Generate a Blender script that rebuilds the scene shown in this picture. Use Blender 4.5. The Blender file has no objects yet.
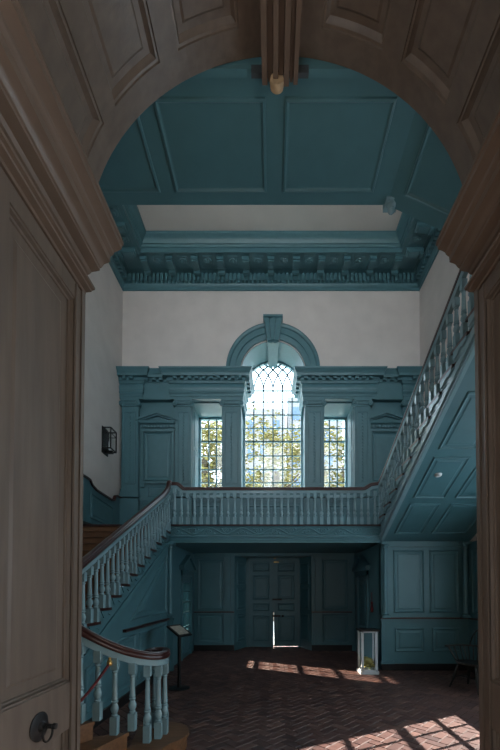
import bpy, bmesh, math, random
from mathutils import Vector, Matrix
random.seed(7)
PI = math.pi
scene = bpy.context.scene
COL = scene.collection
F, VX, HY, EYE = 366.0, 273.0, 590.0, 1.57     # focal length in pixels, vanishing point, eye height
XL, XR, YB, ZC = -3.97, 3.87, 9.5, 10.17       # hall: left wall, right wall, back wall, ceiling
SL, SR = -2.05, 2.12                           # planes of the two stair strings
YL, ZL = 7.2, 2.86                             # landing front and height
AX, AR, AZ, AY0, AY1 = 0.047, 1.285, 3.905, 1.36, 2.4   # archway: centre, radius, springing, near and far face

# ------------------------------------------------------------------ mesh helper
class MB:
    def __init__(s): s.v = []; s.f = []
    def add(s, vs, fs):
        n = len(s.v); s.v += [tuple(v) for v in vs]; s.f += [tuple(n + i for i in f) for f in fs]
    def box(s, x0, x1, y0, y1, z0, z1):
        x0, x1 = min(x0, x1), max(x0, x1); y0, y1 = min(y0, y1), max(y0, y1); z0, z1 = min(z0, z1), max(z0, z1)
        s.add([(x0,y0,z0),(x1,y0,z0),(x1,y1,z0),(x0,y1,z0),(x0,y0,z1),(x1,y0,z1),(x1,y1,z1),(x0,y1,z1)],
              [(0,3,2,1),(4,5,6,7),(0,1,5,4),(1,2,6,5),(2,3,7,6),(3,0,4,7)])
        return s
    def extr(s, poly, vec):                      # prism from a 3-D polygon
        n = len(poly); p = [Vector(a) for a in poly]; v = Vector(vec)
        s.add(p + [a + v for a in p], [tuple(range(n))[::-1], tuple(range(n, 2*n))] + [(i, (i+1) % n, n + (i+1) % n, n + i) for i in range(n)])
        return s
    def prism(s, poly, z0, z1): return s.extr([(x, y, z0) for x, y in poly], (0, 0, z1 - z0))
    def lathe(s, prof, c=(0,0,0), n=12, ax='z', cap=True):
        c = Vector(c); vs = []
        def pt(r, h, a):
            q = (r*math.cos(a), r*math.sin(a), h)
            return c + Vector(q if ax == 'z' else ((h, q[0], q[1]) if ax == 'x' else (q[0], h, q[1])))
        for r, h in prof: vs += [pt(r, h, 2*PI*k/n) for k in range(n)]
        fs = [(i*n + k, i*n + (k+1) % n, (i+1)*n + (k+1) % n, (i+1)*n + k) for i in range(len(prof)-1) for k in range(n)]
        if cap: fs += [tuple(range(n))[::-1], tuple(range((len(prof)-1)*n, len(prof)*n))]
        s.add(vs, fs); return s
    def sweep_plan(s, prof, path, closed=False, cap=True):   # profile (out, z) along a plan path, out = right-hand side
        n = len(path); m = len(prof); rows = []
        P = [Vector(p) for p in path]
        for i in range(n):
            d0 = (P[i] - P[i-1]).normalized() if (i > 0 or closed) else None
            d1 = (P[(i+1) % n] - P[i]).normalized() if (i < n-1 or closed) else None
            d0 = d0 or d1; d1 = d1 or d0
            n0 = Vector((d0.y, -d0.x)); n1 = Vector((d1.y, -d1.x))
            b = (n0 + n1); b = b / max(0.2, b.dot(n0)) if b.length > 1e-6 else n0
            rows.append([(P[i].x + b.x*o, P[i].y + b.y*o, z) for o, z in prof])
        vs = [v for r in rows for v in r]; fs = []
        for i in range(n if closed else n-1):
            j = (i+1) % n
            fs += [(i*m + k, j*m + k, j*m + k+1, i*m + k+1) for k in range(m-1)]
        if cap and not closed: fs += [tuple(range(m)), tuple(range((n-1)*m, n*m))[::-1]]
        s.add(vs, fs); return s
    def sweep3(s, sec, path, cap=True, up=(0,0,1)):            # closed section (side, up) along a 3-D path
        P = [Vector(p) for p in path]; n = len(P); m = len(sec); vs = []
        for i in range(n):
            t = (P[min(i+1, n-1)] - P[max(i-1, 0)]).normalized(); u0 = Vector(up)
            sd = t.cross(u0)
            sd = sd.normalized() if sd.length > 1e-4 else Vector((1,0,0))
            uu = sd.cross(t).normalized()
            vs += [P[i] + sd*a + uu*b for a, b in sec]
        fs = [(i*m + k, i*m + (k+1) % m, (i+1)*m + (k+1) % m, (i+1)*m + k) for i in range(n-1) for k in range(m)]
        if cap: fs += [tuple(range(m))[::-1], tuple(range((n-1)*m, n*m))]
        s.add(vs, fs); return s
    def tube(s, path, r, n=6, up=(0,0,1)):
        return s.sweep3([(r*math.cos(2*PI*k/n), r*math.sin(2*PI*k/n)) for k in range(n)], path, True, up)
    def panel(s, poly, nrm, rings=None, k=1.0):                # moulded panel over a planar convex polygon, (inset, height) rings
        rings = rings or RING
        P = [Vector(p) for p in poly]; N = Vector(nrm).normalized(); n = len(P)
        area = Vector((0,0,0))
        for i in range(n): area += P[i].cross(P[(i+1) % n])
        if area.dot(N) < 0: P.reverse()
        ins = []
        for i in range(n):
            e = (P[(i+1) % n] - P[i]).normalized(); ins.append((P[i], N.cross(e), e))
        vs = []
        for d, h in rings:
            d *= k; h *= k
            for i in range(n):
                p0, m0, e0 = ins[i-1]; p1, m1, e1 = ins[i]
                c = 1 + m0.dot(m1)
                vs.append(P[i] + (m0 + m1) * (d / max(c, .1)) + N*h)
        R = len(rings)
        fs = [(r*n + i, r*n + (i+1) % n, (r+1)*n + (i+1) % n, (r+1)*n + i) for r in range(R-1) for i in range(n)]
        fs.append(tuple((R-1)*n + i for i in range(n)))
        s.add(vs, fs); return s
    def rect(s, axis, c, a0, a1, z0, z1, sgn, rings=None, k=1.0):  # panel on a vertical wall: axis 'y' plane y=c, axis 'x' plane x=c
        if axis == 'y': return s.panel([(a0,c,z0),(a1,c,z0),(a1,c,z1),(a0,c,z1)], (0,sgn,0), rings, k)
        return s.panel([(c,a0,z0),(c,a1,z0),(c,a1,z1),(c,a0,z1)], (sgn,0,0), rings, k)
    def build(s, name, mat, parent=None, smooth=35, loc=None):
        me = bpy.data.meshes.new(name); me.from_pydata(s.v, [], s.f)
        bm = bmesh.new(); bm.from_mesh(me)
        bmesh.ops.recalc_face_normals(bm, faces=bm.faces)
        bm.to_mesh(me); bm.free()
        if smooth:
            me.polygons.foreach_set('use_smooth', [True]*len(me.polygons))
            me.set_sharp_from_angle(angle=math.radians(smooth))
        me.materials.append(mat)
        o = bpy.data.objects.new(name, me); COL.objects.link(o)
        if parent: o.parent = parent
        if loc: o.location = loc
        return o
RING = [(0,0),(.006,.014),(.02,.02),(.034,.008),(.045,.003),(.075,.003),(.095,.012)]
SUNK = [(0,0),(.004,.018),(.022,.022),(.04,.004),(.05,.002)]

def empty(name, loc=(0,0,0), rz=0):
    o = bpy.data.objects.new(name, None); COL.objects.link(o); o.location = loc; o.rotation_euler = (0,0,rz); o.empty_display_size = .1
    return o
def tag(o, label, cat, group=None):
    o['label'] = label; o['category'] = cat
    if group: o['group'] = group
    return o
def thing(name, label, cat, group=None, loc=(0,0,0), rz=0): return tag(empty(name, loc, rz), label, cat, group)
def struct(o): o['kind'] = 'structure'; return o
def inst(src, name, parent=None, loc=(0,0,0), rz=0, scale=None):
    c = src.copy(); COL.objects.link(c); c.name = name; c.parent = parent; c.location = loc; c.rotation_euler = (0,0,rz)
    if scale: c.scale = scale
    return c

# ------------------------------------------------------------------ materials
def lin(r, g, b):
    f = lambda c: (c/255/12.92 if c/255 <= .04045 else ((c/255+.055)/1.055)**2.4)
    return (f(r), f(g), f(b), 1)
def mat(name, col, rough=.5, var=.12, scale=6, bump=.0, metal=0, stretch=(1,1,1), spec=.5, trans=0):
    m = bpy.data.materials.new(name); m.use_nodes = True; nt = m.node_tree; b = nt.nodes['Principled BSDF']
    b.inputs['Roughness'].default_value = rough; b.inputs['Metallic'].default_value = metal
    b.inputs['Specular IOR Level'].default_value = spec
    tc = nt.nodes.new('ShaderNodeTexCoord'); mp = nt.nodes.new('ShaderNodeMapping'); mp.inputs['Scale'].default_value = stretch
    nz = nt.nodes.new('ShaderNodeTexNoise'); nz.inputs['Scale'].default_value = scale; nz.inputs['Detail'].default_value = 5
    nt.links.new(tc.outputs['Object'], mp.inputs[0]); nt.links.new(mp.outputs[0], nz.inputs[0])
    rp = nt.nodes.new('ShaderNodeValToRGB'); c = col
    rp.color_ramp.elements[0].position = .3; rp.color_ramp.elements[1].position = .7
    rp.color_ramp.elements[0].color = (c[0]*(1-var), c[1]*(1-var), c[2]*(1-var), 1)
    rp.color_ramp.elements[1].color = (min(1,c[0]*(1+var)), min(1,c[1]*(1+var)), min(1,c[2]*(1+var)), 1)
    nt.links.new(nz.outputs[0], rp.inputs[0]); nt.links.new(rp.outputs[0], b.inputs['Base Color'])
    if bump:
        bp = nt.nodes.new('ShaderNodeBump'); bp.inputs['Strength'].default_value = bump; bp.inputs['Distance'].default_value = .01
        nt.links.new(nz.outputs[0], bp.inputs['Height']); nt.links.new(bp.outputs[0], b.inputs['Normal'])
    return m
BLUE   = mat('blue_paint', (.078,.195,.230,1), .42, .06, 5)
BLUE_LIT  = mat('blue_paint_lit', (.23,.38,.43,1), .22, .05, 9)  # same blue lightened; brighter light on balusters and trim put into the colour
PLAST  = mat('plaster', (.67,.635,.61,1), .9, .05, 2.5)
WHITE  = mat('ceiling_white', (.62,.60,.57,1), .9, .03, 2)
BROWN  = mat('brown_paint', (.128,.100,.080,1), .42, .16, 3, .25, 0, (6,6,.7))
BROWNM = mat('brown_moulding_paint', (.140,.102,.078,1), .38, .12, 4, .12)
MAHOG  = mat('mahogany', (.036,.009,.008,1), .28, .25, 8, 0, 0, (1,6,6))
OAK    = mat('worn_oak', (.16,.075,.030,1), .45, .25, 5, .15, 0, (1,9,9))
BLACK  = mat('black_paint', (.008,.009,.010,1), .45, .1)
IRON   = mat('black_iron', (.010,.010,.011,1), .5, .2, 20, .1, .3)
BRASS  = mat('brass', (.55,.36,.13,1), .3, .1, 20, 0, 1)
WHITEP = mat('white_paint', (.62,.68,.70,1), .4, .04)
REDR   = mat('red_rope', (.12,.008,.012,1), .7, .3, 60, .3)
DARKG  = mat('dark_green_paint', (.004,.007,.007,1), .5, .2)
PAPER  = mat('sign_paper', (.42,.40,.34,1), .6, .2, 30)
RAWW   = mat('raw_wood', (.45,.33,.2,1), .7, .2, 30)
NOTE   = mat('paper_notes', (.50,.46,.16,1), .7, .45, 14)
LEAF   = mat('autumn_leaf', (.165,.145,.035,1), .7, .35, 1.2)
BARK   = mat('bark', (.09,.07,.05,1), .9, .3, 10, .5)
FACADE = mat('pale_facade', (.19,.185,.185,1), .9, .05)
FACGL  = mat('facade_glass', (.065,.11,.18,1), .2, .1)
GROUND  = mat('pale_ground', (.50,.51,.48,1), .9, .3, 3)  # pale tone chosen to throw daylight up into the window reveals
BRICKR = mat('red_brick', (.33,.16,.12,1), .9, .2, 8)

m = bpy.data.materials.new('leaf_two_sided')
g = bpy.data.materials.new('window_glass'); g.use_nodes = True; nt = g.node_tree; nt.nodes.clear()
out = nt.nodes.new('ShaderNodeOutputMaterial'); mx = nt.nodes.new('ShaderNodeMixShader'); tr = nt.nodes.new('ShaderNodeBsdfTransparent'); gl = nt.nodes.new('ShaderNodeBsdfGlossy')
tr.inputs[0].default_value = (.96,.98,.98,1); gl.inputs['Roughness'].default_value = .03; mx.inputs[0].default_value = .05
nt.links.new(tr.outputs[0], mx.inputs[1]); nt.links.new(gl.outputs[0], mx.inputs[2]); nt.links.new(mx.outputs[0], out.inputs[0])
GLASS = g
# brick floor: each brick has its own random tone, stored per vertex
bk = bpy.data.materials.new('brick_floor'); bk.use_nodes = True; nt = bk.node_tree; b = nt.nodes['Principled BSDF']
at = nt.nodes.new('ShaderNodeAttribute'); at.attribute_name = 'tone'
rp = nt.nodes.new('ShaderNodeValToRGB'); cr = rp.color_ramp
cr.elements[0].position = 0; cr.elements[0].color = (.058,.029,.027,1)
cr.elements[1].position = 1; cr.elements[1].color = (.165,.088,.07,1)
e = cr.elements.new(.5); e.color = (.10,.049,.041,1)
tc = nt.nodes.new('ShaderNodeTexCoord'); nz = nt.nodes.new('ShaderNodeTexNoise'); nz.inputs['Scale'].default_value = 9; nz.inputs['Detail'].default_value = 6
mul = nt.nodes.new('ShaderNodeMixRGB'); mul.blend_type = 'OVERLAY'; mul.inputs[0].default_value = .45
nt.links.new(tc.outputs['Object'], nz.inputs[0]); nt.links.new(at.outputs['Fac'], rp.inputs[0]); nt.links.new(rp.outputs[0], mul.inputs[1]); nt.links.new(nz.outputs[0], mul.inputs[2])
nt.links.new(mul.outputs[0], b.inputs['Base Color']); b.inputs['Roughness'].default_value = .55
bp = nt.nodes.new('ShaderNodeBump'); bp.inputs['Strength'].default_value = .25; bp.inputs['Distance'].default_value = .01
nt.links.new(nz.outputs[0], bp.inputs['Height']); nt.links.new(bp.outputs[0], b.inputs['Normal'])
BRICK = bk
MORTAR = mat('mortar', (.075,.055,.048,1), .9, .2, 20)

# ------------------------------------------------------------------ floor
f = MB(); f.box(-5.5, 5.5, -6.5, 10.6, -.2, -.004)
floor = struct(f.build('floor', MORTAR, None, 0))
a = .105; bm_v = []; bm_f = []; tones = []
ca = math.cos(PI/4)
def brick(u0, u1, v0, v1):
    cu, cv = (u0+u1)/2, (v0+v1)/2
    X, Y = (cu - cv)*ca, (cu + cv)*ca + 3
    if not (-3.95 < X < 3.85 and -1.0 < Y < 10.25): return
    if Y > 9.45 and abs(X) > 1.0: return
    if Y < 2.45 and abs(X) > 1.2: return
    gp, bv = .0035, .004
    n = len(bm_v)
    for d, z in ((gp, -.006), (gp + bv, 0)):
        for u, v in ((u0+d, v0+d), (u1-d, v0+d), (u1-d, v1-d), (u0+d, v1-d)):
            bm_v.append(((u - v)*ca, (u + v)*ca + 3, z))
    bm_f.extend([(n+4,n+5,n+6,n+7)] + [(n+i, n+(i+1) % 4, n+4+(i+1) % 4, n+4+i) for i in range(4)])
    t = min(1, max(0, random.gauss(.45, .24))); tones.extend([t]*8)
for i in range(-70, 110):
    for j in range(-70, 110):
        k = (i - j) % 4
        if k == 0: brick(i*a, (i+2)*a, j*a, (j+1)*a)
        elif k == 2: brick(i*a, (i+1)*a, (j-1)*a, (j+1)*a)
me = bpy.data.meshes.new('brick_paving'); me.from_pydata(bm_v, [], bm_f)
at = me.attributes.new('tone', 'FLOAT', 'POINT'); at.data.foreach_set('value', tones)
me.materials.append(BRICK); o = bpy.data.objects.new('brick_paving', me); COL.objects.link(o); o.parent = floor

# ------------------------------------------------------------------ walls and ceiling
W = MB()
W.box(XL-.5, XL, AY1, 9.15, 0, ZC+.2); W.box(XL-.5, XL, 9.15, YB, 2.4, ZC+.2)
struct(W.build('wall_left', PLAST, None, 0))
W = MB()   # right wall, with the low window under the stairs
WZ0, WZ1 = 1.10, 2.98
LOWW = ((4.12,5.46),(2.56,3.90)); WY1 = 5.46  # nearer window added out of view so its sun patch lights the soffit
W.box(XR, XR+.12, AY1, 2.56, 0, ZC+.2); W.box(XR, XR+.12, 3.90, 4.12, 0, ZC+.2); W.box(XR, XR+.12, WY1, YB, 0, ZC+.2)
for y0, y1 in LOWW: W.box(XR, XR+.12, y0, y1, 0, WZ0); W.box(XR, XR+.12, y0, y1, WZ1, ZC+.2)
struct(W.build('wall_right', PLAST, None, 0))
W = MB(); W.box(XL-.5, XR+.5, AY1-.1, YB+1, ZC, ZC+.2)
struct(W.build('ceiling', WHITE, None, 0))
# window wall: blue panelled zone and plaster above
YO = 10.42
W = MB()
CW, SZ, HZ, SP = .85, 4.15, 6.47, 7.27
W.box(XL-.5, XR+.5, YB, YO, ZL-.35, SZ)
for x0, x1 in ((XL-.5,-2.1),(-1.34,-CW),(CW,1.34),(2.1,XR+.5)): W.box(x0, x1, YB, YO, SZ, HZ)
W.box(XL-.5, -CW, YB, YO, HZ, SP); W.box(CW, XR+.5, YB, YO, HZ, SP)
# recess below the landing
W.box(-2.95, -1.0, YB, YO, 0, ZL-.35); W.box(1.0, XR+.5, YB, YO, 0, ZL-.35)
DH = 2.45
for s in (-1, 1):
    W.extr([(s*1.0, YB, 0), (s*1.0, YO, 0), (s*.72, YO, 0), (s*.72, 10.18, 0)], (0,0,DH))
W.box(-1.0, 1.0, YB+.02, YO, DH, ZL-.35)
wl = struct(W.build('wall_back', BLUE, None, 0))
p = MB()
for s in (-1, 1):
    for z0, z1 in ((.22, .95), (1.05, 2.36)):   # dado and upper panels on the recess wall
        p.rect('y', YB, s*1.95, s*1.28, z0, z1, -1)
    n = Vector((-s*.68, -.28, 0)).normalized()
    for z0, z1 in ((.2,.92),(1.05,1.62),(1.72,2.3)):
        q = [Vector((s*(1.0-.28*t), YB+.68*t, z)) for t, z in ((.18,z0),(.85,z0),(.85,z1),(.18,z1))]
        p.panel(q, n)
    # reveals of the side lights and centre light
    for x, sg in ((s*2.1, -s), (s*1.34, s), (s*CW, -s)):
        for z0, z1 in ((4.3,5.3),(5.38,6.32)): p.rect('x', x, YB+.14, YB+.72, z0, z1, sg, None, .7)
p.build('panel', BLUE, wl, 0)
p = MB()
for s in (-1, 1): p.box(s*1.0, s*2.04, YB-.06, YB, .985, 1.015)
p.build('dado_cap', MAHOG, wl, 0)
p = MB()
for s in (-1, 1):
    p.box(s*1.0, s*2.04, YB-.045, YB, .955, .985)
    p.box(s*1.08, s*1.25, YB-.05, YB, .16, .955); p.box(s*1.1, s*1.23, YB-.06, YB, 1.02, 2.44)
    p.box(s*1.06, s*1.27, YB-.075, YB, 2.40, 2.48)
p.build('dado_rail', BLUE, wl, 0)
p = MB()
for s in (-1, 1):
    p.box(s*1.0, s*2.04, YB-.03, YB, 0, .15)
p.build('baseboard', BLACK, wl, 0)
W = MB()
pts = [(XL-.5,SP)] + [(-CW,SP)] + [(CW*math.cos(t), SP + CW*math.sin(t)) for t in [PI - PI*i/32 for i in range(1,32)]] + [(CW,SP),(XR+.5,SP),(XR+.5,ZC+.2),(XL-.5,ZC+.2)]
W.extr([(x, YB, z) for x, z in pts], (0, YO-YB, 0))
struct(W.build('wall_back_upper', PLAST, None, 0))
W = MB()    # painted lining of the arched reveal
ar = lambda r, n=40: [(r*math.cos(PI - PI*i/n), SP + r*math.sin(PI - PI*i/n)) for i in range(n+1)]
o_, i_ = ar(CW), ar(CW-.012)
for k in range(40):
    W.extr([(o_[k][0],YB-.01,o_[k][1]),(o_[k+1][0],YB-.01,o_[k+1][1]),(i_[k+1][0],YB-.01,i_[k+1][1]),(i_[k][0],YB-.01,i_[k][1])], (0, YO-YB, 0))
struct(W.build('trim_1', BLUE, None, 30))
# near wall with the archway
W = MB()
jl, jr = AX-AR-.074, AX+AR+.070
RB = AR+.05
UW = ((-3.0,-1.9),(-.6,.6),(1.9,3.0))      # unseen openings added above the gallery for the upper fill lamps
pts = [(XL-.5,0),(jl-.001,0),(jl-.001,AZ)] + [(AX + RB*math.cos(t), AZ + RB*math.sin(t)) for t in [PI - PI*i/48 for i in range(0,49)]] + [(jr+.001,AZ),(jr+.001,0),(XR+.5,0),(XR+.5,6.3),(XL-.5,6.3)]
W.extr([(x, AY0, z) for x, z in pts], (0, AY1-AY0, 0))
W.box(XL-.5, XR+.5, AY0, AY1, 9.2, ZC+.2)
for x0, x1 in ((XL-.5,-3.0),(-1.9,-.6),(.6,1.9),(3.0,XR+.5)): W.box(x0, x1, AY0, AY1, 6.3, 9.2)
wa = struct(W.build('wall_front', BROWN, None, 25))
# panelled soffit of the archway
p = MB(); q = MB()
def curved(mb, t0, t1, y0, y1, r=AR, n=8):
    for i in range(n):
        u, v = t0 + (t1-t0)*i/n, t0 + (t1-t0)*(i+1)/n
        mb.add([(AX+r*math.cos(u),y0,AZ+r*math.sin(u)),(AX+r*math.cos(v),y0,AZ+r*math.sin(v)),(AX+r*math.cos(v),y1,AZ+r*math.sin(v)),(AX+r*math.cos(u),y1,AZ+r*math.sin(u))], [(0,1,2,3)])
def soffit(th0, th1, y0, y1, rings, n=10):
    L = []
    for d, h in rings:
        r = AR - h; dt = d/AR
        lo, hi = th0 + dt, th1 - dt
        loop = [(lo + (hi-lo)*i/n, y0 + d) for i in range(n+1)] + [(hi - (hi-lo)*i/n, y1 - d) for i in range(n+1)]
        L.append([(AX + r*math.cos(t), y, AZ + r*math.sin(t)) for t, y in loop])
    m_ = len(L[0]); vs = [v for l in L for v in l]
    fs = [(q_*m_ + i, q_*m_ + (i+1) % m_, (q_+1)*m_ + (i+1) % m_, (q_+1)*m_ + i) for q_ in range(len(L)-1) for i in range(m_)]
    base = (len(L)-1)*m_
    fs += [(base + i, base + i+1, base + m_-2-i, base + m_-1-i) for i in range(n)]
    p.add(vs, fs)
AR_R = [(0,0),(.003,-.010),(.016,-.012),(.026,-.030),(.034,-.036),(.036,-.040),(.07,-.040),(.085,-.030)]
py0, py1 = AY0+.1, AY1-.14
edges = []
for a0, a1 in ((3.0,29.3),(35.2,53.3),(59.5,78.0)): edges.append((math.radians(a0), math.radians(a1)))
edges += [(PI-b, PI-a) for a, b in edges[::-1]]
for a0, a1 in edges: soffit(a0, a1, py0, py1, AR_R)
cur = 0.0
for a0, a1 in edges + [(PI, PI)]:
    curved(q, cur, a0, py0, py1); cur = a1
curved(q, 0, PI, AY0, py0, AR, 64); curved(q, 0, PI, py1, AY1, AR, 64)
for i in range(64):        # closing edge on both faces
    u, v = PI*i/64, PI*(i+1)/64
    for y in (AY0, AY1):
        q.add([(AX+AR*math.cos(u),y,AZ+AR*math.sin(u)),(AX+AR*math.cos(v),y,AZ+AR*math.sin(v)),(AX+(RB+.01)*math.cos(v),y,AZ+(RB+.01)*math.sin(v)),(AX+(RB+.01)*math.cos(u),y,AZ+(RB+.01)*math.sin(u))], [(0,1,2,3)])
q.build('soffit_frame', BROWN, wa, 30); p.build('soffit_panel', BROWN, wa, 30)
# brown entablature on both jambs
prof = [(0,3.54),(.06,3.54),(.064,3.556),(.10,3.56),(.104,3.568),(.122,3.572),(.125,3.586),(.10,3.60),(.075,3.62),(.07,3.675),(.085,3.68),(.10,3.695),(.13,3.70),(.154,3.706),(.156,3.720),(.165,3.724),(.18,3.745),(.19,3.752),(.221,3.762),(.224,3.800),(.234,3.806),(.245,3.815),(.25,3.828),(.27,3.84),(.298,3.850),(.302,3.872),(.312,3.878),(.312,3.90),(0,3.915)]
for k, (x, sg) in enumerate(((jl, 1), (jr, -1))):
    p = MB()
    path = [(x, AY1), (x, AY0)] if sg < 0 else [(x, AY0), (x, AY1)]
    p.sweep_plan(prof, path)
    struct(p.build('trim_%d' % (2+k), BROWNM, None, 20))
# the door leaves folded flat against the jambs
for k, (x, sg) in enumerate(((jl, 1), (jr, -1))):
    xx = x + sg*.052; ya, yb, y0_, y1_ = AY0+.1, AY1-.045, 1.71, 2.30
    p = MB(); p.box(x, x + sg*.008, ya, yb, .01, 3.53); p.box(x, xx, ya, y0_, .01, 3.53); p.box(x, xx, y1_, yb, .01, 3.53)
    for z0, z1 in ((.01,.14),(.72,1.0),(3.43,3.53)): p.box(x, xx, y0_, y1_, z0, z1)
    d = struct(p.build('door_%d' % (2+k), BROWN, None, 0))
    DR = [(0,0),(.002,-.008),(.012,-.010),(.016,-.030),(.026,-.034),(.028,-.046),(.085,-.046),(.105,-.036)]
    for z0, z1 in ((1.0, 3.43), (.14, .72)):
        p = MB(); p.rect('x', xx, y0_, y1_, z0, z1, sg, DR); p.build('door_panel', BROWN, d, 0)
    p = MB(); p.box(x, x + sg*.060, AY1-.04, AY1, 0, 3.54); p.build('door_stop', BROWN, d, 0)
    p = MB(); p.box(xx, xx + sg*.012, AY1-.115, AY1-.10, .02, 3.52); p.build('edge_bead', BROWN, d, 0)
    if k == 0:
        r = MB(); r.lathe([(0,0),(.075,0),(.078,.006),(.062,.013),(.03,.016),(.022,.03),(0,.03)], (xx,1.985,.835), 24, 'x', False)
        e = r.build('escutcheon', IRON, d)
        r = MB(); r.lathe([(0,.015),(.013,.015),(.013,.075),(.018,.08),(.016,.095),(0,.098)], (xx,1.985,.838), 12, 'x', False); r.build('spindle', IRON, e)
        r = MB(); r.tube([(xx + .05 + .0*math.sin(t), 1.985 + .042*math.cos(t), .80 + .042*math.sin(t)) for t in [2*PI*i/24 for i in range(25)]], .006, 6, (1,0,0)); r.build('pull_ring', IRON, e)

# brown keystone bracket running along the crown of the archway, and the grey block at its far face
ks = thing('keystone', 'brown fluted keystone bracket hanging at the crown of the near archway', 'keystone')
p = MB(); zt, zb = AZ+AR+.05, 5.025
p.box(AX-.122, AX+.122, AY0-.05, AY1+.03, zb+.06, zt); p.build('block', BROWNM, ks, 0)
p = MB()
for x0, x1, dz in ((-.122,-.085,.01),(-.080,-.052,.035),(-.046,-.012,.005),(-.006,.02,.03),(.026,.062,.0),(.068,.088,.03),(.092,.122,.012)):
    p.box(AX+x0, AX+x1, AY0-.05, AY1+.035, zb+dz, zb+.07)
p.build('flute', BROWNM, ks, 0)
p = MB(); p.lathe([(0,-.02),(.045,-.02),(.05,0),(.045,.03),(.0,.03)], (AX-.02,AY1+.02,zb+.01), 14, 'y', False); p.build('bare_wood_boss', RAWW, ks)
p = MB(); p.box(AX-.195, AX+.195, AY1+.001, AY1+.03, 5.075, 5.13); p.build('back_block', mat('slate_paint', (.06,.075,.085,1), .5), ks, 0)

# ------------------------------------------------------------------ hall behind the viewer (gives the daylight from the street door)
W = MB(); W.box(-3.6,-3.4,-6,AY0,0,6.2); struct(W.build('wall_west', PLAST, None, 0))
W = MB(); W.box(3.4,3.5,-6,-.2,0,6.2); W.box(3.4,3.5,1.2,AY0,0,6.2); W.box(3.4,3.5,-.2,1.2,0,1.2); W.box(3.4,3.5,-.2,1.2,3.0,6.2); struct(W.build('wall_east', PLAST, None, 0))  # opening added out of view to let a sunbeam onto the hall floor
W = MB(); W.box(-3.4,3.4,-6,AY0-.06,-.006,.002); struct(W.build('floor_hall', mat('pale_bounce_floor', (.50,.42,.34,1), .6), None, 0))  # unseen floor made pale to bounce light up through the arch
W = MB(); W.box(-3.6,3.6,-6.2,AY0,6.2,6.4); struct(W.build('ceiling_hall', WHITE, None, 0))
W = MB(); W.box(-3.6,-1.25,-6.2,-6,0,6.2); W.box(-.35,3.6,-6.2,-6,0,6.2); W.box(-1.25,-.35,-6.2,-6,3.4,6.2); W.box(-1.25,-.35,-6.2,-6,0,.6)
struct(W.build('wall_north', PLAST, None, 0))

# ------------------------------------------------------------------ ceiling cornice
ring = [(XL,AY1+.005),(XL,YB),(XR,YB),(XR,AY1+.005)]
prof = [(0,9.47),(.03,9.47),(.035,9.53),(.06,9.55),(.075,9.585),(.085,9.60),(.085,9.845),(.20,9.86),(.235,9.875),(.25,9.85),(.27,9.85),(.70,9.85),(.705,9.83),(.73,9.83),(.735,9.935),(.76,9.945),(.775,9.985),(.80,9.99),(.83,10.05),(.88,10.09),(.92,10.12),(.93,10.17),(0,10.17)]
p = MB(); p.sweep_plan(prof, ring); cn = struct(p.build('trim_4', BLUE, None, 30))
p = MB(); q = MB(); r = MB()
def along(A, B, nrm, pitch, fn):
    A, B = Vector(A), Vector(B); L = (B-A).length; n = int(L/pitch); d = (B-A).normalized(); nn = Vector(nrm)
    for i in range(n):
        fn(A + d*((i+.5)*L/n), d, nn)
def obox(mb, c, d, n, u, o0, o1, z0, z1):
    pts = [c + d*s_*u + n*o for s_, o in ((-1,o0),(1,o0),(1,o1),(-1,o1))]
    mb.extr([(v.x, v.y, z0) for v in pts], (0,0,z1-z0))
sides = (((XL,AY1+.3),(XL,YB-.2),(1,0)), ((XL+.2,YB),(XR-.2,YB),(0,-1)), ((XR,YB-.2),(XR,AY1+.3),(-1,0)))
for A, B, n in sides: along(A, B, n, .104, lambda c, d, nn: obox(p, c, d, nn, .031, .08, .185, 9.61, 9.80))
def modillion(c, d, n):
    obox(q, c, d, n, .085, .27, .62, 9.775, 9.85); obox(q, c, d, n, .075, .33, .58, 9.745, 9.775); obox(q, c, d, n, .08, .22, .30, 9.70, 9.85)
    obox(q, c, d, n, .095, .26, .66, 9.835, 9.851)
def rosette(c, d, n):
    cc = c + n*.48
    obox(r, c, d, n, .13, .33, .62, 9.838, 9.85)
    r.lathe([(0,-.045),(.035,-.04),(.05,-.02),(.085,-.022),(.10,0),(.11,.002)], (cc.x, cc.y, 9.838), 10, 'z', False)
for (A, B, n), off in zip(sides, (.5,.5,.5)):
    A, B = Vector(A), Vector(B); d = (B-A).normalized(); nn = Vector(n); A2, B2 = A + d*.55, B - d*.55
    L = (B2-A2).length; k = round(L/.63)
    for i in range(k+1):
        modillion(A2 + d*(i*L/k), d, nn)
        if i < k: rosette(A2 + d*((i+.5)*L/k), d, nn)
p.build('dentil', BLUE, cn, 0)['kind'] = 'stuff'; q.build('modillion', BLUE, cn, 0)['kind'] = 'stuff'; r.build('rosette', BLUE, cn, 30)['kind'] = 'stuff'

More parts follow.
